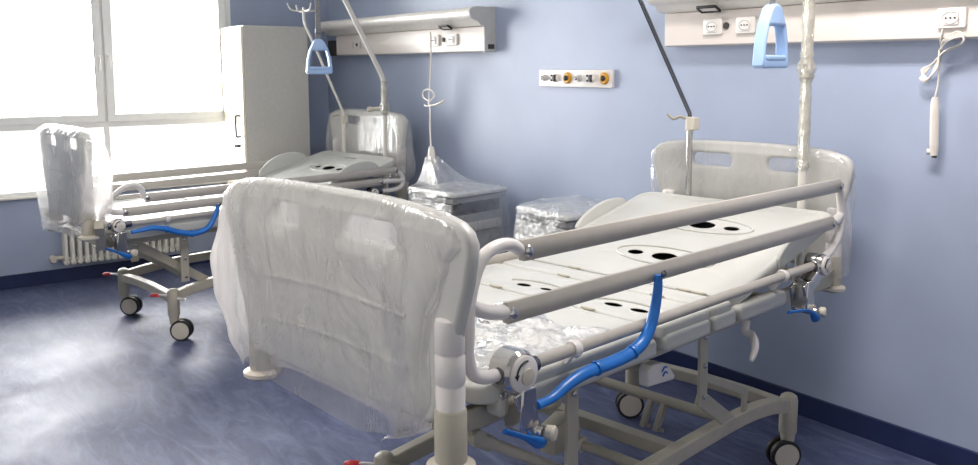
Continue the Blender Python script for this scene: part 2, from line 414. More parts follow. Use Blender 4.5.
for x in (-6.295, -6.178):
    MB().box((XL(x), -.0945, .08), (.012, .006, .05)).build('switch', M['unitgrey'], uL, .001)
MB().lathe([(.012, 0), (.012, .008), (.004, .01)], (XL(-6.235), -.092, .085), (0, -1, 0), 12).build('knob', M['dark'], uL)
MB().lathe([(.016, 0), (.016, .006), (.004, .008)], (XL(-4.98), -.092, .09), (0, -1, 0), 12).build('knob', M['dark'], uL)
uR, XR_ = bed_head_unit('long cream white wall unit with lamp above the nearest bed', -2.985, .2, -3.01, False,
    [(-2.675, 1.785, .11), (-2.488, 1.785, .105), (-1.568, 1.774, .105)], (-2.668, -.145, 1.868))
MB().lathe([(.016, 0), (.016, .006), (.004, .008)], (XR_(-2.602), -.092, .092), (0, -1, 0), 12).build('knob', M['dark'], uR)
MB().lathe([(.02, 0), (.02, .008), (.006, .01)], (XR_(-1.43), -.092, .095), (0, -1, 0), 12).build('knob', M['red'], uR, label='red button beside the call socket')

# medical gas panel
gp = thing('gas_outlet_panel', 'narrow white wall panel with six round medical gas outlets', 'wall panel', (-3.735, 0, 1.53))
MB().plate([rrect(-.312, -.05, .312, .05, .004, 2)], .022, .003, lambda a, b_, c_: (a, -.0115-c_, b_)).build('back_plate', M['socket'], gp)
for k, x in enumerate((-4.008, -3.907, -3.795, -3.69, -3.588, -3.478)):
    q = (x+3.743)*.97; kind = k % 3
    r = (.02, .026, .034)[kind]
    o = MB().lathe([(r, 0), (r, .012), (r*.8, .018), (r*.55, .018), (r*.55, .012)], (q, -.022, .002), (0, -1, 0), 20).build('outlet', (M['unitgrey'], M['socket'], M['brass'])[kind], gp,
        label=('silver gas outlet', 'white gas outlet with black pins', 'ochre ringed gas outlet')[kind])
    if kind == 0: MB().lathe([(.013, 0), (.013, .02), (.006, .026)], (q, -.034, .002), (0, -1, 0), 12).build('valve_pin', M['chrome'], o)
    if kind == 1:
        a = MB()
        for g in (45, 135, 225, 315): a.lathe([(.006, 0), (.006, .012)], (q+.02*math.cos(math.radians(g)), -.036, .002+.02*math.sin(math.radians(g))), (0, -1, 0), 8)
        a.plate([rrect(.002, -.02, .02, .02, .006, 3)], .014, .002, lambda x_, z_, c_: (q+x_, -.042-c_, .002+z_)); a.build('pins', M['black'], o)
    if kind == 2: MB().lathe([(.014, 0), (.014, .016), (.006, .022)], (q+.006, -.034, .002), (0, -1, 0), 14).build('valve_pin', M['dark'], o)

# nurse call handsets
def handset(parent, p0, p1, w=.03):
    a = Vector(p0); b_ = Vector(p1); m = MB(); n = 10
    m.tube([a+(b_-a)*(k/n) for k in range(n+1)], [w*.36, w*.46, w*.5, w*.5, w*.5, w*.5, w*.5, w*.5, w*.48, w*.44, w*.3], 12, sq=(1, .75))
    o = m.build('grip', M['cable'], parent)
    return o
t = thing('nurse_call_handset', 'white call handset hanging on looped cord from the long wall unit', 'call handset', (-1.64, -.04, 1.245))
o = Vector((-1.64, -.04, 1.245)); h = handset(t, Vector((-1.632, -.045, 1.246))-o, Vector((-1.64, -.045, 1.476))-o, .036)
MB().lathe([(.012, 0), (.012, .014)], Vector((-1.646, -.045, 1.262))-o, (-.9, -.4, 0), 12).build('call_button', M['socket'], h)
MB().lathe([(.009, 0), (.012, .008)], Vector((-1.632, -.045, 1.24))-o, (0, 0, 1), 12).build('end_plug', M['dark'], h)
cb = MB(); v = lambda x, z, y=-.05: Vector((x, y, z))-o
cb.tube(spl([v(-1.595, 1.77, -.1), v(-1.6, 1.73, -.1), v(-1.612, 1.69, -.085), v(-1.623, 1.657), v(-1.628, 1.58), v(-1.63, 1.52), v(-1.638, 1.474)], 6), .0035, 8)
for k in range(4):
    e = k*.006
    cb.tube(spl([v(-1.623, 1.655, -.05-e), v(-1.595+e, 1.69, -.1), v(-1.548+e, 1.722-e, -.1), v(-1.52, 1.705-e, -.1), v(-1.548, 1.674, -.07), v(-1.6, 1.652, -.055-e), v(-1.64-e, 1.62-e), v(-1.69-e*.6, 1.563+e, -.04), v(-1.7+e*2, 1.547, -.05-e), v(-1.67+e, 1.535+e, -.055-e), v(-1.645+e, 1.59, -.05-e), v(-1.623, 1.655, -.05-e)], 6), .0035, 8)
cb.build('coiled_cord', M['cable'], t)

hb = Vector((-4.657, -.42, .842))
t = thing('nurse_call_handset', 'white call handset bagged upright on the bedside cabinet by the far bed', 'call handset', hb)
hd = handset(t, (0, 0, .003), (-.022, .02, .245), .05)
MB().lathe([(.012, 0), (.012, .012)], (.006, -.022, .16), (.3, -1, 0), 12).build('call_button', M['socket'], hd)
cb = MB(); v = lambda x, y, z: Vector((x, y, z))-hb
cb.tube(spl([v(-4.685, -.4, 1.083), v(-4.74, -.37, 1.2), v(-4.8, -.33, 1.316), v(-4.857, -.3, 1.393), v(-4.981, -.2, 1.647), v(-5.085, -.135, 1.83), v(-5.1, -.12, 1.8)], 6), .005, 8)
cb.tube(spl([v(-4.84, -.31, 1.37), v(-4.93, -.3, 1.40), v(-4.92, -.3, 1.44), v(-4.84, -.3, 1.45), v(-4.79, -.3, 1.41), v(-4.85, -.31, 1.36), v(-4.78, -.31, 1.345), v(-4.69, -.31, 1.365), v(-4.66, -.31, 1.385), v(-4.72, -.32, 1.36), v(-4.85, -.32, 1.34), v(-4.9, -.31, 1.345)], 6), .005, 8)
cb.build('knotted_cord', M['cable'], t)

# ------------------------------------------------------------------ bedside cabinets and their film
def cabinet(label, loc, rz, w, d, h):
    t = thing('bedside_cabinet', label, 'bedside cabinet', loc, rz, 'bedside cabinets against the head wall')
    MB().plate([rrect(-w/2, -d/2, w/2, d/2, .02, 4)], .024, .006, lambda a, b_, c_: (a, b_, h-.012+c_)).build('worktop', M['cabtop'], t)
    c = MB(); T = .02
    c.box((-w/2+.03, 0, h/2), (T, d-.04, h-.13)); c.box((w/2-.03, 0, h/2-.04), (T, d-.04, h-.2)); c.box((0, d/2-.03, h/2), (w-.08, T, h-.1))
    c.box((0, 0, .1), (w-.06, d-.04, T)); c.box((0, 0, h*.62), (w-.06, d-.06, T)); c.box((0, 0, h-.05), (w-.05, d-.05, .03))
    c.build('carcass', M['cab'], t, .003)
    dr = MB().box((0, -d/2+.012, h-.135), (w-.05, .022, .13)).build('drawer', M['cabtop'], t, .004)
    MB().tube([(-.06, -d/2-.012, h-.135), (.06, -d/2-.012, h-.135)], .008, 10).build('handle', M['chrome'], dr)
    do = MB().box((0, -d/2+.012, .31), (w-.05, .022, .38)).build('door', M['cabtop'], t, .004)
    MB().tube([(w/2-.08, -d/2-.012, .4), (w/2-.08, -d/2-.012, .48)], .008, 10).build('handle', M['chrome'], do)
    MB().plate([rrect(-w/2+.03, -.03, w/2-.01, .03, .012, 3)], d-.1, .008, lambda a, b_, c_: (a+.012, c_, h*.74+b_)).build('pull_out_tray', M['greypanel'], t)
    for x in (-1, 1):
        for y in (-1, 1):
            MB().lathe([(.012, 0), (.03, .004), (.03, .02), (.012, .024)], (x*(w/2-.05)-.012, y*(d/2-.05), .031), (1, 0, 0), 14).build('caster', M['black'], t)
            MB().lathe([(.012, 0), (.012, .05)], (x*(w/2-.05), y*(d/2-.05), .045), (0, 0, 1), 10).build('caster_stem', M['hub'], t)
    return t
CL = ((-4.44, -.365, 0), .12, .44, .47, .842)
CR = ((-3.46, -.285, 0), -.03, .44, .45, .83)
cabinet('bedside cabinet standing beside the far bed, under the bagged call handset', *CL)
cabinet('bedside cabinet half hidden behind the nearest bed deck', *CR)

def cabinet_film(label, cfg, hem, tent=None, lift=.0):
    (loc, rz, w, d, h) = cfg
    def fn(s, t_):
        a = 2*PI*s; ca, sa = math.cos(a), math.sin(a)
        e = .3; cx = math.copysign(abs(ca)**e, ca); sy = math.copysign(abs(sa)**e, sa)
        nz = noise.noise(Vector((ca*2.3+3, sa*2.3, t_*5)))
        if t_ < .45:                                        # over the top
            k = t_/.45; k2 = k**.8
            z = h+.012+(.02*noise.noise(Vector((cx*k*4, sy*k*4, 7.7)))+.012)*(1-abs(2*k-1))
            x, y = cx*w/2*k2*1.03, sy*d/2*k2*1.03
            if tent:
                tx, ty, tz = tent
                x = tx*(1-k2)+x; y = ty*(1-k2)+y
                f = (1-k)**3.6
                z = h+.012+(tz-h)*f*(1-.15*abs(math.sin(a*3)))
                rr = .032*(1-k); x += ca*rr; y += sa*rr
            else: z += lift*(1-k)*(.4+.6*noise.noise(Vector((cx*k*3, sy*k*3, 1.1))))
        else:
            k = (t_-.45)/.55; fl = 1.05+.14*k*(1+nz)+.03*math.sin(a*9)*k
            z = h+.01-k*hem*(1+.18*math.sin(a*3+1)); x, y = cx*w/2*fl, sy*d/2*fl
            x += .022*k*noise.noise(Vector((a*5, k*4, 3))); y += .022*k*noise.noise(Vector((a*5, k*4, 9)))
        wy = loc[1]+y*math.cos(rz)+x*math.sin(rz)
        if wy > -.012: y -= (wy+.012)
        return (x, y, z)
    mb = MB().grid(fn, 96, 40, close_u=True)
    o = mb.build('plastic_film', M['clear'], recalc=True, angle=180); o.location = loc; o.rotation_euler = (0, 0, rz)
    return tag(o, label, 'plastic cover')
def to_local(p, cfg):
    d = Vector(p)-Vector(cfg[0]); c, s = math.cos(-cfg[1]), math.sin(-cfg[1]); return (d.x*c-d.y*s, d.x*s+d.y*c, d.z)
tl = to_local((-4.675, -.405, 1.05), CL)
cabinet_film('clear film gathered in a peak around the call handset, over a cabinet', CL, .42, tent=(tl[0], tl[1], 1.02))
cabinet_film('crumpled clear film over the cabinet behind the nearest bed', CR, .36, lift=.07)

# ------------------------------------------------------------------ hospital beds
HALF = [(.0, 1.283), (.12, 1.2825), (.24, 1.279), (.36, 1.272), (.43, 1.264), (.47, 1.254), (.495, 1.236), (.508, 1.21), (.506, 1.17), (.496, 1.12), (.478, 1.06), (.455, .98), (.425, .9), (.405, .84), (.395, .8), (.37, .785), (.2, .78), (0, .78)]
def board_loop(cv, sc=1.): return [(cv+x*sc, z) for x, z in HALF]+[(cv-x*sc, z) for x, z in HALF[::-1][1:-1]]

def end_board(parent, name, u, cv, sc, holes, xf, out):
    loops = [board_loop(cv, sc)]
    for a, b_ in holes: loops.append(rrect(cv+a, 1.168, cv+b_, 1.226, .026, 5))
    mb = MB().plate(loops, .04, .014, lambda x, z, c: (x, u+c, z), 3)
    # embossed horizontal ribs on the outer face
    for z in (1.02, .90): mb.tube(spl([(cv-.3*sc, u+out*.018, z), (cv, u+out*.0185, z+.012), (cv+.3*sc, u+out*.018, z)], 6), .008, 8)
    bd = mb.xf(xf).build(name, M['board'], parent)
    for s in (-1, 1):
        x = cv+s*(.43 if s > 0 else .40)*sc; uo = u+out*.004 if s > 0 else u-out*.022
        p = MB().lathe([(.022, 0), (.031, .006), (.0335, .15), (.0315, .154), (.0315, .158), (.0335, .162), (.0335, .22), (.0315, .224), (.0315, .228), (.0335, .232), (.0335, .29), (.031, .302), (.02, .306)], (x, uo, .735), (0, 0, 1), 20)
        p.xf(xf).build('corner_post', M['white'], bd)
        p = MB().lathe([(.032, -.12), (.0365, -.115), (.0365, .0), (.033, .005)], (x, uo, .832), (0, 0, 1), 20); p.xf(xf).build('post_sleeve', M['steel'], bd)
        p = MB().lathe([(.02, -.014), (.045, -.012), (.055, -.004), (.055, .006), (.042, .013), (.02, .018)], (x, uo, .702), (0, 0, 1), 24); p.xf(xf).build('bumper_roller', M['hub'], bd)
    return bd

def rail_bracket(parent, pts, prongs, v, xf):
    m = MB(); m.tube(spl([(v, a, b_) for a, b_ in pts], 6), .0155, 12, sq=(1, 1))
    for pr in prongs: m.tube(spl([(v, a, b_) for a, b_ in pr], 6), [.0155]*7+[.0175]*(6*(len(pr)-1)-6), 12)
    return m.xf(xf).build('end_bracket', M['white'], parent)

def make_bed(c):
    ti = c['tilt']; dd = c['dd']
    X = lambda p: (p[0], p[1], p[2]-ti*p[1])
    root = thing('hospital_bed', c['label'], 'bed', c['loc'], c['rz'], 'hospital beds with headboards to the wall')
    # end boards
    end_board(root, 'headboard', 1.1, c['hv'], .93, ((-.26, -.06), (.105, .275)), X, 1)
    end_board(root, 'footboard', -1.135, c['fv'], c.get('fsc', 1.), c['fholes'], X, -1)
    # --- mattress deck, four plastic sections with holes
    zt = .842+dd; TH = .045; fv = .012
    def flat(x, y, z): return X((x+fv, y, zt-TH/2+z))
    def inset(lp, d):
        xs = [p[0] for p in lp]; ys = [p[1] for p in lp]; cx = (min(xs)+max(xs))/2; cy = (min(ys)+max(ys))/2; hx_ = (max(xs)-min(xs))/2; hy_ = (max(ys)-min(ys))/2
        return [(cx+(x-cx)*(hx_-d)/hx_, cy+(y-cy)*(hy_-d)/hy_) for x, y in lp]
    def panel(mb, loops, fn):
        top = [inset(loops[0], .008)]+[inset(lp, .001) for lp in loops[1:]]
        mb.plate(top, .003, .001, lambda x, y, z: fn(x, y, z+TH/2-.004), 1)
        mb.plate([loops[0], inset(loops[0], .03)], TH, .011, fn, 3); return mb
    def ridge(mb, cx, cy, rx, ry, fn, a0=0, a1=2*PI, n=40):
        mb.tube([Vector(fn(cx+rx*math.cos(a0+(a1-a0)*k/n), cy+ry*math.sin(a0+(a1-a0)*k/n), TH/2)) for k in range(n+1)], .0045, 8)
    H = .468
    mb = panel(MB(), [rrect(-H, -1.035, H, -.3, .07, 8), oval(.06, -.62, .03, .014), oval(-.06, -.62, .03, .014)], flat)
    leg = mb.build('leg_section', M['deckm'], root)
    mb = panel(MB(), [rrect(-H, -.29, H, -.005, .025, 5), oval(-.16, -.195, .03, .02), oval(-.065, -.185, .026, .016), oval(.215, -.182, .034, .021), oval(.315, -.182, .034, .02)], flat)
    ridge(mb, .265, -.182, .13, .06, flat, .2, 2.9); ridge(mb, -.11, -.19, .13, .06, flat, .2, 2.9)
    thigh = mb.build('thigh_section', M['deckm'], root)
    mb = panel(MB(), [rrect(-H, .005, H, .125, .02, 5)], flat)
    seat = mb.build('seat_section', M['deckm'], root)
    k = c['slope']; U0 = .14; ct, st = math.cos(math.atan(k)), math.sin(math.atan(k)); LB = .83/ct
    def back(x, y, z): return X((x+fv, U0+y*ct-(z-TH/2)*st, zt+y*st+(z-TH/2)*ct))
    loop = rrect(-.452, 0, .452, LB, .07, 8)
    hl = [oval(-.076, .222, .034, .022), oval(.054, .225, .055, .034), oval(.18, .222, .028, .018), oval(-.115, .558, .03, .02), oval(.018, .56, .058, .038), oval(.148, .562, .034, .022), rrect(-.08, LB-.1, .08, LB-.085, .006, 3)]
    mb = panel(MB(), [loop]+hl, back)
    for cx, cy, rx in ((.05, .225, .21), (.018, .56, .22)): ridge(mb, cx, cy, rx, .075, back)
    bk = mb.build('back_section', M['deckm'], root)
    mb = MB()  # dark sheet added under the holes so they read as shaded
    mb.plate([rrect(-.4, .03, .4, LB-.1, .05, 5)], .008, .002, lambda x, y, z: back(x, y, z-.03)); mb.build('hole_shade_sheet', M['dark'], bk)
    for par, a, b_ in ((thigh, -.28, -.015), (leg, -1.0, -.33)): MB().plate([rrect(-.42, a, .42, b_, .02, 4)], .008, .002, lambda x, y, z: flat(x, y, z-.012)).build('hole_shade_sheet', M['dark'], par)  # dark sheets again, giving the thigh and leg holes their shade
    for s in (-1, 1):   # curved mattress retainers rising along both edges of the back section
        wh, w0_, wl_ = c['wing']; wloop = [(w0_+wl_*(q/24), .008+wh*math.sin(PI*min(1, q/24))**.6) for q in range(25)]+[(w0_+wl_, -.03), (w0_, -.03)]
        mb = MB().plate([wloop], .018, .006, lambda x, y, z: back(s*(.452+z+.12*max(0, y)*.5), x, TH/2+y), 2)
        mb.build('side_wing', M['deckm'], bk)
    for par, u_, xs, zz in ((bk, .128, (-.195, .28, .34), 0), (thigh, -.002, (-.14, .26), 0), (leg, -.295, (-.2, .2), 0)):
        for x in xs:
            m = MB().box((x+fv, u_, zt+.001), (.034, .012, .008)); m.tube([(x+fv-.028, u_, zt+.003), (x+fv+.028, u_, zt+.003)], .004, 8); m.xf(X).build('hinge_clip', M['steel'], par, .002)
    # --- steel frame under the deck
    m = MB(); zf = .745+dd
    for s in (-1, 1): m.bar((s*.40, -1.06, zf), (s*.40, 1.06, zf), .03, .055)
    for u_ in (-1.04, -.58, .05, .55, 1.04): m.bar((-.40, u_, zf), (.40, u_, zf), .04, .045)
    for s in (-1, 1):
        m.bar((s*.40, -1.05, zf-.02), (s*.40+c['fv'], -1.12, .78), .05, .05); m.bar((s*.39, 1.05, zf), (s*.39, 1.08, .78), .05, .05)
        for u_ in (-.75, -.45, -.15, .07, .3): m.box((s*.43, u_, zf+.03), (.05, .05, .03))
    m.xf(X).build('deck_frame', M['steel'], root, .004)
    # bright plastic side mouldings under the deck edge
    for u0, u1 in ((-.98, -.32), (-.28, -.02), (.0, .14), (.17, .5)):
        m = MB().plate([rrect(u0, -.028, u1, .028, .02, 5)], .05, .012, lambda x, y, z: X((.462+z, x, zt-.055+y)), 2); m.build('edge_moulding', M['deckm'], root)
    # --- side rails
    for side in (1, -1):
        r = c['rail'] if side == 1 else c['rail_far']
        v = side*.5
        m = MB(); m.tube([(v, -.965, r['zt']), (v, .70, r['zt'])], .016, 14)
        rail = m.xf(X).build('side_rail', M['rail'], root)
        for nm, u0, u1, z in (('top_bar', r['uu'][0], r['uu'][1], r['zu']), ('lower_bar', r['ul'][0], r['ul'][1], r['zl'])):
            m = MB().plate([[(x*1.0, y) for x, y in [(-.010, -.025), (.006, -.025), (.012, -.018), (.012, .010), (.003, .025), (-.007, .025), (-.012, .018), (-.012, -.018)]]], u1-u0, .003,
                           lambda x, y, w_: X((v+side*x, (u0+u1)/2+w_, z+y)), 1)
            tb = m.build(nm, M['rail'], rail)
            for uu in (u0+.012, u1-.012):
                MB().lathe([(.012, -.004), (.014, .0), (.012, .004), (.006, .0065)], (v+side*.0135, uu, z), (side, 0, 0), 14).xf(X).build('end_bolt', M['chrome'], tb)
        if r.get('brk'):
            vb = v-side*.004
            rail_bracket(rail, r['brk'], r['prong'], vb, X); rail_bracket(rail, r['brk2'], r['prong2'], vb, X)
            for u_, s in ((r['hub'][0], -1), (r['hub'][1], 1)):
                hs = r['hs']*(1 if s < 0 else .8)
                z = r['hub'][2]
                hb_ = MB().lathe([(.036*hs, -.04), (.052*hs, -.034), (.054*hs, .02), (.047*hs, .029)], (v, u_, z), (side, 0, 0), 28).xf(X).build('pivot_hub', M['chrome'], rail)
                MB().lathe([(.044*hs, 0), (.044*hs, .008), (.038*hs, .011), (.0, .011)], (v+side*.028, u_, z), (side, 0, 0), 28).xf(X).build('hub_disc', M['white'], hb_)
                MB().lathe([(.02*hs, 0), (.02*hs, .006), (.0, .008)], (v+side*.038, u_+.004, z-.006), (side, 0, 0), 20).xf(X).build('hub_button', M['hub'], hb_)
                ar = MB(); A = [PI*.95-PI*.5*k/10 for k in range(11)]
                ar.tube([(v+side*.040, u_+.032*hs*math.cos(a), z+.032*hs*math.sin(a)) for a in A], .0026, 6)
                a = A[0]; q = Vector((v+side*.040, u_+.032*hs*math.cos(a), z+.032*hs*math.sin(a)))
                ar.add([q+Vector((0, -.009, .0)), q+Vector((0, .009, .0)), q+Vector((0, .001, -.014)), q+Vector((side*.001, 0, -.003))], [(0, 1, 2), (0, 3, 1), (1, 3, 2), (2, 3, 0)])
                ar.xf(X).build('turn_arrow', M['arrow'], hb_, label='black turn arrow printed on the disc')
                m = MB(); m.tube([(v-side*.0, u_-s*0-.055*1, z), (v, u_+.075, z)], .02, 14); m.xf(X).build('coupling', M['darksteel'], hb_)
                # chrome latch below the hub with a blue release lever and a white knob
                uh_ = u_; u_ = u_ if s < 0 else u_-.15
                if s > 0: MB().bar((v, uh_, z-.02), (v+side*.01, u_+.01, z-.07), .05, .05).xf(X).build('latch_neck', M['chrome'], hb_, .006)
                m = MB(); m.box((v+side*.012, u_+.012, z-.085), (.056, .064, .1), None, (1, .75)); m.bar((v+side*.03, u_-.01, z-.04), (v+side*.035, u_+.03, z-.15), .012, .045); m.bar((v-side*.02, u_-.012, z-.05), (v-side*.02, u_+.02, z-.15), .012, .04)
                m.tube([(v-side*.03, u_+.015, z-.143), (v+side*.05, u_+.045, z-.15)], .014, 12)
                la = m.xf(X).build('latch', M['chrome'], hb_, .004)
                MB().lathe([(.010, -.012), (.018, -.006), (.019, .01), (.015, .015), (0, .017)], (v+side*.06, u_+.06, z-.152), (side, .35, 0), 20).xf(X).build('knob', M['hub'], la)
                m = MB(); P = [(v+side*.05, u_-.085-(.1 if s > 0 else 0), z-.108), (v+side*.055, u_-.045, z-.128), (v+side*.055, u_+.01, z-.158), (v+side*.05, u_+.045, z-.18)]
                m.tube(spl(P, 6), [.008]*9+[.009, .011, .013, .015, .016, .017, .018, .018, .017, .012], 12, sq=(1, .6)); m.xf(X).build('release_lever', M['blue'], la, label='flat blue release lever')
            st_ = r['strap']; m = MB(); P = spl([(v+side*.028, a, b_) for a, b_ in st_], 6)
            m.tube(P, [.0115+.0065*math.sin(PI*min(1, i/len(P)*1.1)) for i in range(len(P))], 14, sq=(1, .8))
            sp = m.xf(X).build('blue_arm', M['blue'], rail, label='bent blue padded arm between rail and latch')
            for idx in (len(P)*4//10, len(P)*6//10):
                q = P[idx]; d = (P[idx+1]-P[idx-1]).normalized()
                MB().lathe([(.0185, -.006), (.0205, 0), (.0185, .006)], q, d, 14).xf(X).build('sleeve_ring', M['blue'], sp)
            MB().lathe([(.009, 0), (.011, .006), (.004, .012)], (v+side*.042, st_[0][0], st_[0][1]+.006), (side, 0, 0), 12).xf(X).build('arm_pin', M['darksteel'], sp)
            for u_ in (-.721, .43):
                m = MB().lathe([(.021, -.012), (.024, 0), (.021, .012)], (v, u_, r['zt']), (0, 1, 0), 16); m.bar((v, u_, r['zt']), (v-side*.04, u_, r['zt']-.05), .02, .022); m.xf(X).build('tube_clip', M['white'], rail)
    # --- white release handles hanging under the deck edge
    for hx_, hu, hz, flip in c['handles']:
        m = MB()
        if flip: m.tube(spl([(hx_, hu, hz), (hx_, hu-.004, hz-.04), (hx_+.03, hu-.005, hz-.05)], 5), .014, 10); m.tube(spl([(hx_+.02, hu+.005, hz-.045), (hx_+.045, hu-.02, hz-.085), (hx_+.05, hu-.055, hz-.125)], 6), [.013, .017, .02, .022, .022, .022, .021, .02, .019, .018, .017, .015, .01], 12, sq=(.6, 1))
        else: m.plate([[(-.075, .02), (-.06, .035), (.0, .03), (.05, .0), (.075, -.028), (.07, -.042), (.02, -.038), (-.07, -.03)]], .04, .008, lambda x, y, z: (hx_+z, hu+x, hz+y))
        hh = m.xf(X).build('release_handle', M['white'], root)
        if not flip:
            m = MB(); q = lambda a, b_: Vector((hx_+.0215, hu+a, hz+b_))
            m.tube(spl([q(-.005, .002), q(.008, .014), q(.022, .012)], 4), .003, 6); m.tube(spl([q(0, -.012), q(.014, -.002), q(.026, -.008)], 4), .003, 6); m.xf(X).build('blue_mark', M['blue'], hh, label='small blue symbol')
    # --- lift mechanism
    zb = .30; z_t = zf-.02
    for s in (-1, 1):
        for u_, lo in ((-.57, .34), (.13, .455)):
            m = MB(); uu = u_+ti*0
            m.bar((s*.372, uu, z_t+.0), (s*.372, uu, lo), .012, .05, (0, 1, 0)); a = m.build('lift_link', M['steel'], root, .003)
            for z in (z_t-.03, lo+.03, lo+.14): MB().lathe([(.009, 0), (.009, .006), (.004, .008)], (s*.378, uu, z), (s, 0, 0), 12).build('pivot_bolt', M['chrome'], a)
        m = MB(); m.bar((s*.364, .115, .49), (s*.352, .37, .315), .012, .055); m.bar((s*.364, .115, .565), (s*.36, .47, .405), .01, .03); m.bar((s*.36, .455, .425), (s*.352, .46, .30), .014, .026, (0, 1, 0)); m.build('lift_strut', M['steel'], root, .003)
        m = MB(); (a0, a1), (b0, b1) = c['arm']
        if c['round']:
            m.tube([(s*.30, a0, a1), (s*.30, b0, b1)], .016, 14); m.tube([(s*.30, a0-.02, a1+.013), (s*.30, a0+.07, a1-.045)], .022, 14)
        else: m.bar((s*.30, a0, a1), (s*.30, b0, b1), .03, .05)
        m.build('lift_arm', M['steel'], root, .004)
    m = MB()
    m.tube([(-.33, c['arm'][0][0], c['arm'][0][1]), (.33, c['arm'][0][0], c['arm'][0][1])], .024, 14)
    m.build('lift_cross_tube', M['steel'], root)
    MB().tube([(-.34, .40, .305), (.34, .40, .305)], .021, 14).build('lift_cross_tube', M['steel'], root)
    MB().bar((-.34, .05, .30), (.35, .05, .30), .05, .045).build('cross_beam', M['steel'], root, .004)
    MB().tube([(-.1, -.07, .27), (.34, -.07, .27)], .018, 14).build('actuator_rod', M['steel'], root)
    m = MB(); m.plate([[(-.08, -.05), (.04, -.05), (.07, .0), (.05, .06), (.0, .075), (-.08, .05)]], .07, .01, lambda x, y, z: (-.05+z, -.1+x, .3+y)); mo = m.build('actuator_motor', M['steel'], root)
    MB().lathe([(.026, 0), (.028, .006), (.028, .02), (.022, .024)], (.0, -.07, .27), (1, 0, 0), 18).build('clamp_ring', M['hub'], mo)
    for x in (.0, .06):
        m = MB(); m.bar((x, .40, .315), (x-.02, .36, .19), .022, .03, (0, 1, 0)); m.lathe([(.008, 0), (.01, .01), (.004, .014)], (x+.0, .362, .2), (1, 0, 0), 10); m.build('pedal_link', M['steel'], root, .004)
    m = MB(); m.tube(spl([(-.33, -.02, .33), (-.22, -.02, .33), (-.16, -.0, .35), (-.155, .0, .41)], 6), .016, 12); m.build('hook_tube', M['steel'], root)
    # --- base frame on casters
    uh, uf, vc = .796, -.65, .371
    for s in (-1, 1):
        P = spl([(s*vc, uf, .262), (s*(vc-.02), uf+.13, .285), (s*(vc-.03), uf+.34, .305), (s*(vc-.032), .07, .308), (s*(vc-.03), uh-.34, .305), (s*(vc-.02), uh-.13, .287), (s*vc, uh, .262)], 6)
        MB().path_bar(P, .045, .055).build('base_beam', M['steel'], root, .005)
    for u_ in (uf, uh):
        P = spl([(-vc, u_, .25), (-vc*.5, u_+.0, .262), (0, u_, .266), (vc*.5, u_, .262), (vc, u_, .25)], 6)
        MB().path_bar(P, .045, .05).build('base_cross_beam', M['steel'], root, .005)
    for i, (x, u_) in enumerate(((vc, uf), (-vc, uf), (vc, uh), (-vc, uh))):
        an = c['swivel'][i]; ax = Vector((math.cos(an), math.sin(an), 0)); tr = Vector((-ax.y, ax.x, 0))*c['trail']
        wc = Vector((x, u_, .0625))+tr
        m = MB().lathe([(.033, .15), (.035, .155), (.035, .285), (.031, .30), (.02, .308), (0, .311)], (x, u_, 0), (0, 0, 1), 22)
        m.lathe([(.024, 0), (.03, .05), (.03, .06)], (x, u_, .1), (0, 0, 1), 16); m.bar((x, u_, .14), wc+Vector((0, 0, .02)), .022, .04, ax)
        ca = m.build('caster', M['steel'], root)
        for s in (-1, 1):
            wv = MB().lathe([(.045, -.012), (.058, -.012), (.0625, -.007), (.0625, .007), (.058, .012), (.045, .012)], wc+ax*s*.021, ax, 32).build('tire', M['black'], ca)
            MB().lathe([(.0, -.013), (.05, -.013), (.053, 0), (.05, .0135), (.02, .016), (0, .016)], wc+ax*s*.0215, ax*s, 32).build('wheel_disc', M['hub'], ca)
        if i < 2:
            MB().tube(spl([(x, u_, .262), (x-.045, u_-.045, .27), (x-.06, u_-.06, .27)], 4), [.012, .012, .011, .011, .01, .01, .01, .009, .009], 10, sq=(1, .6)).build('brake_pedal', M['white'], ca)
            MB().tube(spl([(x-.058, u_-.058, .27), (x-.08, u_-.078, .27), (x-.098, u_-.094, .269)], 4), [.011, .012, .013, .013, .013, .013, .012, .01, .006], 10, sq=(1, .6)).build('pedal_tip', M['red'], ca)
            MB().tube(spl([(x, u_, .258), (x+.06, u_+.02, .255), (x+.12, u_+.02, .262)], 4), .009, 10, sq=(1, .6)).build('brake_pedal', M['white'], ca)
    return root

SW = lambda g: math.radians(g)
near = dict(label='large hospital bed nearest the camera, plastic bag over its footboard', loc=(-2.164, -1.365, 0), rz=.151, tilt=.016, dd=0., trail=-.015, round=True, arm=((-.89, .652), (-.32, .305)), wing=(.045, .33, .36), slope=.24, hv=-.005, fv=.06,
    fholes=((-.265, -.13), (.05, .265)),
    rail=dict(hs=1., zt=.878, zu=1.159, zl=1.019, uu=(-.918, .885), ul=(-.972, .834),
        brk=[(-.918, 1.160), (-.955, 1.178), (-1.0, 1.178), (-1.04, 1.162), (-1.066, 1.125), (-1.084, 1.07), (-1.09, 1.0), (-1.09, .94), (-1.075, .9), (-1.04, .882), (-1.0, .878)],
        prong=[[(-1.083, 1.06), (-1.06, 1.045), (-1.02, 1.03), (-.97, 1.021)]],
        brk2=[(.872, 1.158), (.9, 1.12), (.918, 1.06), (.915, 1.0), (.885, .945), (.82, .905), (.76, .89)], prong2=[[(.916, 1.04), (.89, 1.03), (.86, 1.022), (.825, 1.02)]],
        hub=(-.945, .715, .876), strap=[(-.388, 1.02), (-.39, .976), (-.408, .908), (-.445, .853), (-.506, .827), (-.587, .82), (-.664, .82), (-.729, .817), (-.788, .804), (-.838, .788), (-.893, .785)]),
    rail_far=dict(zt=.76, zu=.835, zl=.79, uu=(-.95, .88), ul=(-.97, .85)),
    handles=[(.40, -.19, .665, False), (.42, .335, .725, True)],
    swivel=[SW(-30), SW(-20), SW(-38), SW(-45)])
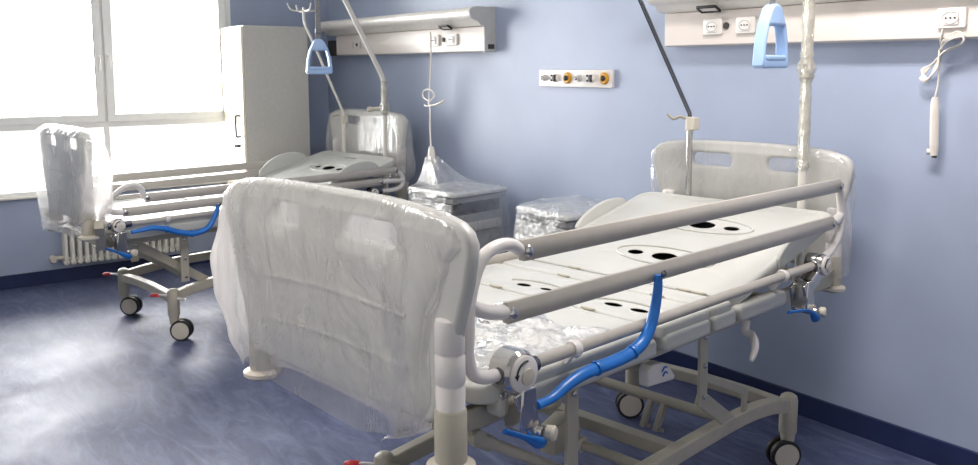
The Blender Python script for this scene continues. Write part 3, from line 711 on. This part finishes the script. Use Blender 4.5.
far = dict(label='hospital bed farther away by the window, its back section partly raised', loc=(-5.529, -1.368, 0), rz=.13, tilt=0., dd=-.1, trail=.042, round=False, arm=((-.80, .575), (-.26, .205)), wing=(.085, .26, .42), slope=.27, hv=-.07, fv=.17, fsc=.72,
    fholes=((-.27, -.10), (.04, .23)),
    rail=dict(hs=.75, zt=.752, zu=.885, zl=.818, uu=(-.842, .93), ul=(-.965, .80),
        brk=[(-.842, .885), (-.86, .94), (-.9, .962), (-.955, .95), (-1.02, .9), (-1.065, .845), (-1.075, .79), (-1.04, .757), (-1.0, .752)],
        prong=[[(-1.06, .855), (-1.045, .84), (-1.01, .825), (-.965, .818)]],
        brk2=[(.92, .883), (.96, .86), (.985, .82), (.975, .775), (.92, .752), (.8, .75)], prong2=[[(.985, .82), (.95, .81), (.88, .815), (.795, .818)]],
        hub=(-1.0, .715, .752), strap=[(-.423, .80), (-.444, .742), (-.49, .675), (-.575, .652), (-.663, .67), (-.747, .702), (-.82, .716), (-.886, .711), (-.935, .708)]),
    rail_far=dict(zt=.752, zu=.885, zl=.818, uu=(-.842, .93), ul=(-.965, .80)),
    handles=[(.40, -.19, .565, False), (.42, .335, .625, True)],
    swivel=[SW(-42), SW(-45), SW(-38), SW(-45)])
make_bed(near); make_bed(far)

def local(cfg):
    c_, s_ = math.cos(cfg['rz']), math.sin(cfg['rz']); o_ = Vector(cfg['loc']); ti = cfg['tilt']
    return lambda v, u, z: o_+Vector((c_*v-s_*u, s_*v+c_*u, z-ti*u))
LN, LF = local(near), local(far)

# ------------------------------------------------------------------ plastic covers pulled over the boards
def cover(label, cfg, u, cv, sc, hem, left, right, m, seed, depth=.04, amp=.012, topz=1.283, bulge=0., backf=1.):
    """A loose bag: rings going down from the board's top edge; left/right give (depth below top, half width) pairs."""
    def lerp(tab, z):
        for (a, x), (b_, y) in zip(tab, tab[1:]):
            if z <= b_: t = (z-a)/(b_-a); t = t*t*(3-2*t); return x+(y-x)*t
        return tab[-1][1]
    mb = MB(); NS, NT = 150, 70
    def fn(s, t):
        a = 2*PI*s; ca, sa = math.cos(a), math.sin(a); e = .28
        x = math.copysign(abs(ca)**e, ca); y = math.copysign(abs(sa)**e, sa)
        H = hem(x*.5) if callable(hem) else hem
        H *= 1+.02*math.sin(a*5+seed)
        dz = t**1.25*H
        wl_, wr_ = lerp(left, dz), lerp(right, dz)
        vv = cv+(x*wr_ if x > 0 else x*wl_)
        k = min(1., (dz/.05))**.5
        dp = depth*k*(1+bulge*dz*(.5+.5*noise.noise(Vector((seed, dz*4, 1)))))
        arch = .03*(abs(vv-cv)/.5)**3.
        n1 = noise.noise(Vector((vv*9+seed, y*3, dz*2.6)))+.5*noise.noise(Vector((vv*22, y*3+seed, dz*6)))
        n2 = noise.noise(Vector((vv*4, y*2+seed*2, dz*5)))
        edge = abs(x)**6
        d = amp*k*(n1+.6*n2)
        uu = u+y*(dp+abs(d) if abs(y) > .3 else dp)*(1+(backf-1)*min(1, dz/.2) if y > 0 else 1)
        vv += math.copysign(1, x)*edge*(amp*2.2*n2*k+amp*n1*k)
        return Vector((vv, uu, topz+.006-arch*(1-min(1, dz/.12))-dz))
    mb.grid(fn, NS, NT, close_u=True)
    ti = cfg['tilt']; mb.xf(lambda p: (p[0], p[1], p[2]-ti*p[1]))
    o = mb.build('plastic_cover', M[m], angle=180)
    o.data.materials.append(M['bagback']); o.data.materials.append(M['bagbacklit'])   # deck side brightened so hand holes glow; left billow whitened as if backlit
    for p in o.data.polygons:
        if u < 0 and p.center.x < cv-.44 and m == 'bag' and cfg is near: p.material_index = 2
        elif u < 0 and p.center.y-u > .012: p.material_index = 1
    o.location = cfg['loc']; o.rotation_euler = (0, 0, cfg['rz'])
    return tag(o, label, 'plastic cover')
cover('milky plastic bag pulled over the footboard of the nearest bed', near, -1.135, .06, 1., lambda x: .565+.03*x,
      [(0, .42), (.03, .475), (.07, .50), (.15, .535), (.28, .60), (.36, .585), (.48, .52), (.6, .39)], [(0, .42), (.03, .475), (.07, .485), (.13, .445), (.2, .42), (.26, .39), (.36, .37), (.45, .375), (.53, .34), (.6, .2)], 'bag', 3.1, depth=.033, amp=.010)
cover('thin plastic bag over the headboard of the nearest bed', near, 1.1, -.01, .93, .54,
      [(0, .385), (.03, .435), (.07, .465), (.2, .47), (.4, .44), (.6, .42)], [(0, .385), (.03, .435), (.07, .465), (.2, .475), (.4, .48), (.5, .46), (.6, .39)], 'bagthin', 8.3, depth=.036, amp=.009)
cover('milky plastic bag over the footboard of the far bed by the window', far, -1.135, .17, 1., lambda x: .60-.02*x,
      [(0, .29), (.03, .34), (.07, .37), (.2, .375), (.4, .37), (.6, .31)], [(0, .29), (.03, .36), (.07, .43), (.2, .46), (.4, .42), (.6, .24)], 'bag', 5.7, depth=.06, amp=.010, bulge=.6, backf=1.5)
cover('thin plastic bag over the headboard of the far bed', far, 1.1, -.07, .93, .5,
      [(0, .39), (.03, .44), (.07, .475), (.2, .49), (.4, .5), (.6, .43)], [(0, .39), (.03, .44), (.07, .475), (.2, .50), (.4, .53), (.6, .46)], 'bagthin', 1.9, depth=.045, amp=.014)

# crumpled loose film lying on the foot end of the near deck
def sheet():
    mb = MB()
    def fn(s, t):
        v = -.02+.46*s+.03*math.sin(t*9); u = -1.0+.52*t+.05*math.sin(s*7)
        z = .85+.02+.028*noise.noise(Vector((v*9, u*9, 2)))+.018*noise.noise(Vector((v*24, u*24, 5)))+.012*abs(noise.noise(Vector((v*45, u*45, 1))))
        e = min(s, 1-s, t, 1-t); z = .849+(z-.849)*min(1, e*6+.25)
        return (v, u, max(.8465, z)-.016*u)
    mb.grid(fn, 70, 70)
    o = mb.build('plastic_sheet', M['clear'], angle=180); o.location = near['loc']; o.rotation_euler = (0, 0, near['rz'])
    tag(o, 'crumpled clear plastic lying on the foot end of the nearest bed deck', 'plastic sheet')
sheet()

# ------------------------------------------------------------------ lifting poles, trapeze handles and infusion poles
def wrap_tube(P, r, seed, n=14, amp=.006):
    out = MB(); pts = [Vector(p) for p in P]; L = len(pts)
    rr = [r+amp*(.6+noise.noise(Vector((i*.55, seed, 0)))+.7*noise.noise(Vector((i*1.7, seed, 3)))) for i in range(L)]
    out.tube(pts, rr, n)
    return out
def lifting_pole(L, label, v, zb, bend, tip, clampz, wrapz, seed):
    P0 = L(v, 1.0, zb); t = thing('lifting_pole', label, 'lifting pole', P0)
    q = lambda u, z, dv=0: L(v+dv, u, z)-P0
    path = [q(1.0, zb), q(1.0, bend-.05), q(.992, bend-.015), q(.98, bend+.02)]+[q(.98+(tip[0]-.98)*k/8, bend+.02+(tip[1]-bend-.02)*k/8) for k in range(1, 9)]
    MB().tube(path, .0175, 16).build('pole', M['polewhite'], t)
    a, b_ = wrapz; pts = [q(1.0, a+(b_-a)*k/60) for k in range(61)]
    wrap_tube(pts, .021, seed).build('plastic_wrap', M['wrap'], t)
    pts = [q(1.0, clampz-.05+.1*k/10) for k in range(11)]
    MB().tube(pts, [.021, .026, .034, .03, .036, .038, .033, .036, .03, .026, .021], 14).xf(lambda p: p+Vector((noise.noise(p*40)*.006, noise.noise(p*40+Vector((3, 1, 2)))*.006, 0))).build('wrap_bunch', M['wrap'], t)
    c = MB().lathe([(.024, -.02), (.026, 0), (.024, .02)], q(1.0, zb+.02), (0, 0, 1), 16); c.build('socket_collar', M['steel'], t)
    return t
lifting_pole(LN, 'thick plastic-wrapped lifting pole at the headboard of the nearest bed', .30, .72, 1.97, (.60, 2.62), 1.60, (1.2, 1.93), 1.)
tp = lifting_pole(LF, 'thick white lifting pole at the headboard of the far bed', .28, .66, 1.525, (.43, 2.48), 1.31, (1.26, 1.5), 4.)
P0 = LF(.28, 1.0, .66); c = MB(); q = LF(.28, 1.0, 1.31)-P0
c.tube([q, q+Vector((-.075, -.075, -.01))], .014, 10); c.lathe([(.012, 0), (.02, .006), (.02, .03), (.012, .036)], q+Vector((-.065, -.065, -.01)), (-1, -1, 0), 12); c.build('clamp_knob', M['hub'], tp)

def trapeze(L, label, v, u, z0, z1, ztop, rz, w0=.034, w1=.088):
    """Hanging triangular grip: wider at the base, round-cornered, on a grey strap."""
    P0 = L(v, u, z0); t = thing('trapeze_handle', label, 'trapeze handle', P0, rz)
    h = z1-z0; m = MB()
    outer = rrect(-w1, 0, w1, .04, .018, 4); outer = [p for p in outer if p[1] < .02]
    out_l = [(-w1+.012, 0), (w1-.012, 0), (w1, .012), (w1-.002, .04), (w1*.9, h*.42), (w1*.72, h*.68), (w0, h*.93), (w0*.55, h*.98), (0, h), (-w0*.55, h*.98), (-w0, h*.93), (-w1*.72, h*.68), (-w1*.9, h*.42), (-w1+.002, .04), (-w1, .012)]
    b_ = .018
    inn = [(-w1+b_+.004, .034), (w1-b_-.004, .034), (w1*.9-b_, h*.42), (w1*.74-b_, h*.66), (-w1*.74+b_, h*.66), (-w1*.9+b_, h*.42)]
    m.plate([out_l, inn], .05, .009, lambda x, y, z: (x, z, y), 3)
    g = m.build('grip', M['lightblue'], t)
    m = MB(); m.plate([rrect(-w1+b_+.004, .028, w1-b_-.004, .05, .008, 3)], .054, .008, lambda x, y, z: (x, z, y)); m.build('hand_bar', M['lightblue'], g)
    m = MB(); m.box((0, 0, (h-.03+ztop-z0)/2+.005), (.034, .004, ztop-z0-h+.03)); m.build('strap', M['strap'], t)
    m = MB(); m.tube([(-.016, 0, h-.02), (.016, 0, h-.02)], .008, 10); m.box((0, -.004, h+.05), (.042, .012, .03)); m.build('buckle', M['darksteel'], t, .002)
    return t
trapeze(LN, 'pale blue triangular trapeze handle hanging above the nearest bed', .30, .69, 1.60, 1.84, 2.47, near['rz']+math.radians(84))
trapeze(LF, 'pale blue triangular trapeze handle hanging above the far bed', .28, .46, 1.555, 1.79, 2.42, far['rz']+math.radians(70))

def infusion_pole(L, label, v, zb, zc, bend, pts, m, hooks, cl):
    P0 = L(v, 1.0, zb); t = thing('infusion_pole', label, 'infusion pole', P0)
    q = lambda u, z, dv=0: L(v+dv, u, z)-P0
    MB().tube([q(1.0, zb), q(1.0, zc)], .014, 14).build('lower_tube', M['chrome' if m == 'darksteel' else m], t)
    MB().tube([q(1.0, zc-.05)]+[q(1., bend-.03), q(.995, bend)]+[q(*p) for p in pts], .0095, 12).build('upper_tube', M[m], t)
    c = MB().tube([q(1.0, zc-.045), q(1.0, zc+.02)], [.021, .021], 14); c.box(q(1.0, zc-.01, .012), (.05, .04, .055)); c.build('clamp', M['hub'], t, .004)
    MB().tube(spl([q(1.0, zc+.0), q(.97, zc+.02, -.03), q(.95, zc+.01, -.055), q(.94, zc+.03, -.08)], 5), .008, 10, sq=(1, .6)).build('clamp_lever', M['steel'], t)
    if hooks:
        e = q(*pts[-1]); c = MB()
        for dx, dy in ((-.10, 0), (.10, 0), (0, .1), (0, -.1)):
            d = Vector((dx, dy, 0))
            c.tube(spl([e+Vector((0, 0, -.02)), e+d*.5+Vector((0, 0, -.025)), e+d+Vector((0, 0, -.015)), e+d*1.25+Vector((0, 0, .025))], 5), .006, 8)
        c.build('bag_hooks', M[m], t)
    return t
infusion_pole(LN, 'thin dark chrome infusion pole bent over the nearest bed', -.228, .74, 1.37, 1.405, [(.70, 1.84, -.045), (.46, 2.19, -.08), (.43, 2.3, -.08), (.43, 2.45, -.08)], 'darksteel', True, None)
infusion_pole(LF, 'thin white infusion pole with bag hooks on the far bed', -.235, .68, 1.22, 1.27, [(.75, 1.785), (.69, 1.9), (.68, 1.94), (.678, 2.03)], 'polewhite', True, None)

# ------------------------------------------------------------------ light
wd_ = bpy.data.worlds.new('world'); SC.world = wd_; wd_.use_nodes = True
nt = wd_.node_tree; nt.nodes['Background'].inputs[0].default_value = (1, 1, 1, 1); nt.nodes['Background'].inputs[1].default_value = 2.2
def area(name, loc, target, sx, sy, power, col):
    l = bpy.data.lights.new(name, 'AREA'); l.shape = 'RECTANGLE'; l.size = sx; l.size_y = sy; l.energy = power; l.color = col
    o = bpy.data.objects.new(name, l); COL.objects.link(o); o.location = loc
    o.rotation_euler = (Vector(target)-Vector(loc)).to_track_quat('-Z', 'Y').to_euler(); return o
pw = W(-1.86, -.32, 1.64)
area('daylight', pw, pw+Vector((1, -.03, -.12)), 2.3, 2.2, 400, (1, .985, .96))
# unseen ceiling fill panels, added to brighten footboards and head wall
for k, (x, y) in enumerate(((-2.6, -3.7), (-1.5, -1.15))):
    t = thing('ceiling_fill', ('unseen fill light panel added on the ceiling in front of the footboards', 'unseen fill light panel added on the ceiling above the nearest bed')[k], 'fill light', (x, y, CEIL))
    MB().box((0, 0, -.03), (1.2, .32, .06)).build('housing', M['socket'], t, .01)
    MB().box((0, 0, -.064), (1.12, .26, .008)).build('diffuser', mat('fill_diffuser', (245, 240, 235), .5, emit=((255, 240, 228), 2.)), t)
    area('fill_glow', (x, y, CEIL-.09), (x, y, 0), 1.1, .26, (42, 58)[k], (1, .93, .88))

SC.view_settings.view_transform = 'Standard'
SC.view_settings.look = 'None'
SC.view_settings.exposure = 0.
SC.cycles.use_denoising = True
SC.cycles.transparent_max_bounces = 24
SC.cycles.max_bounces = 10
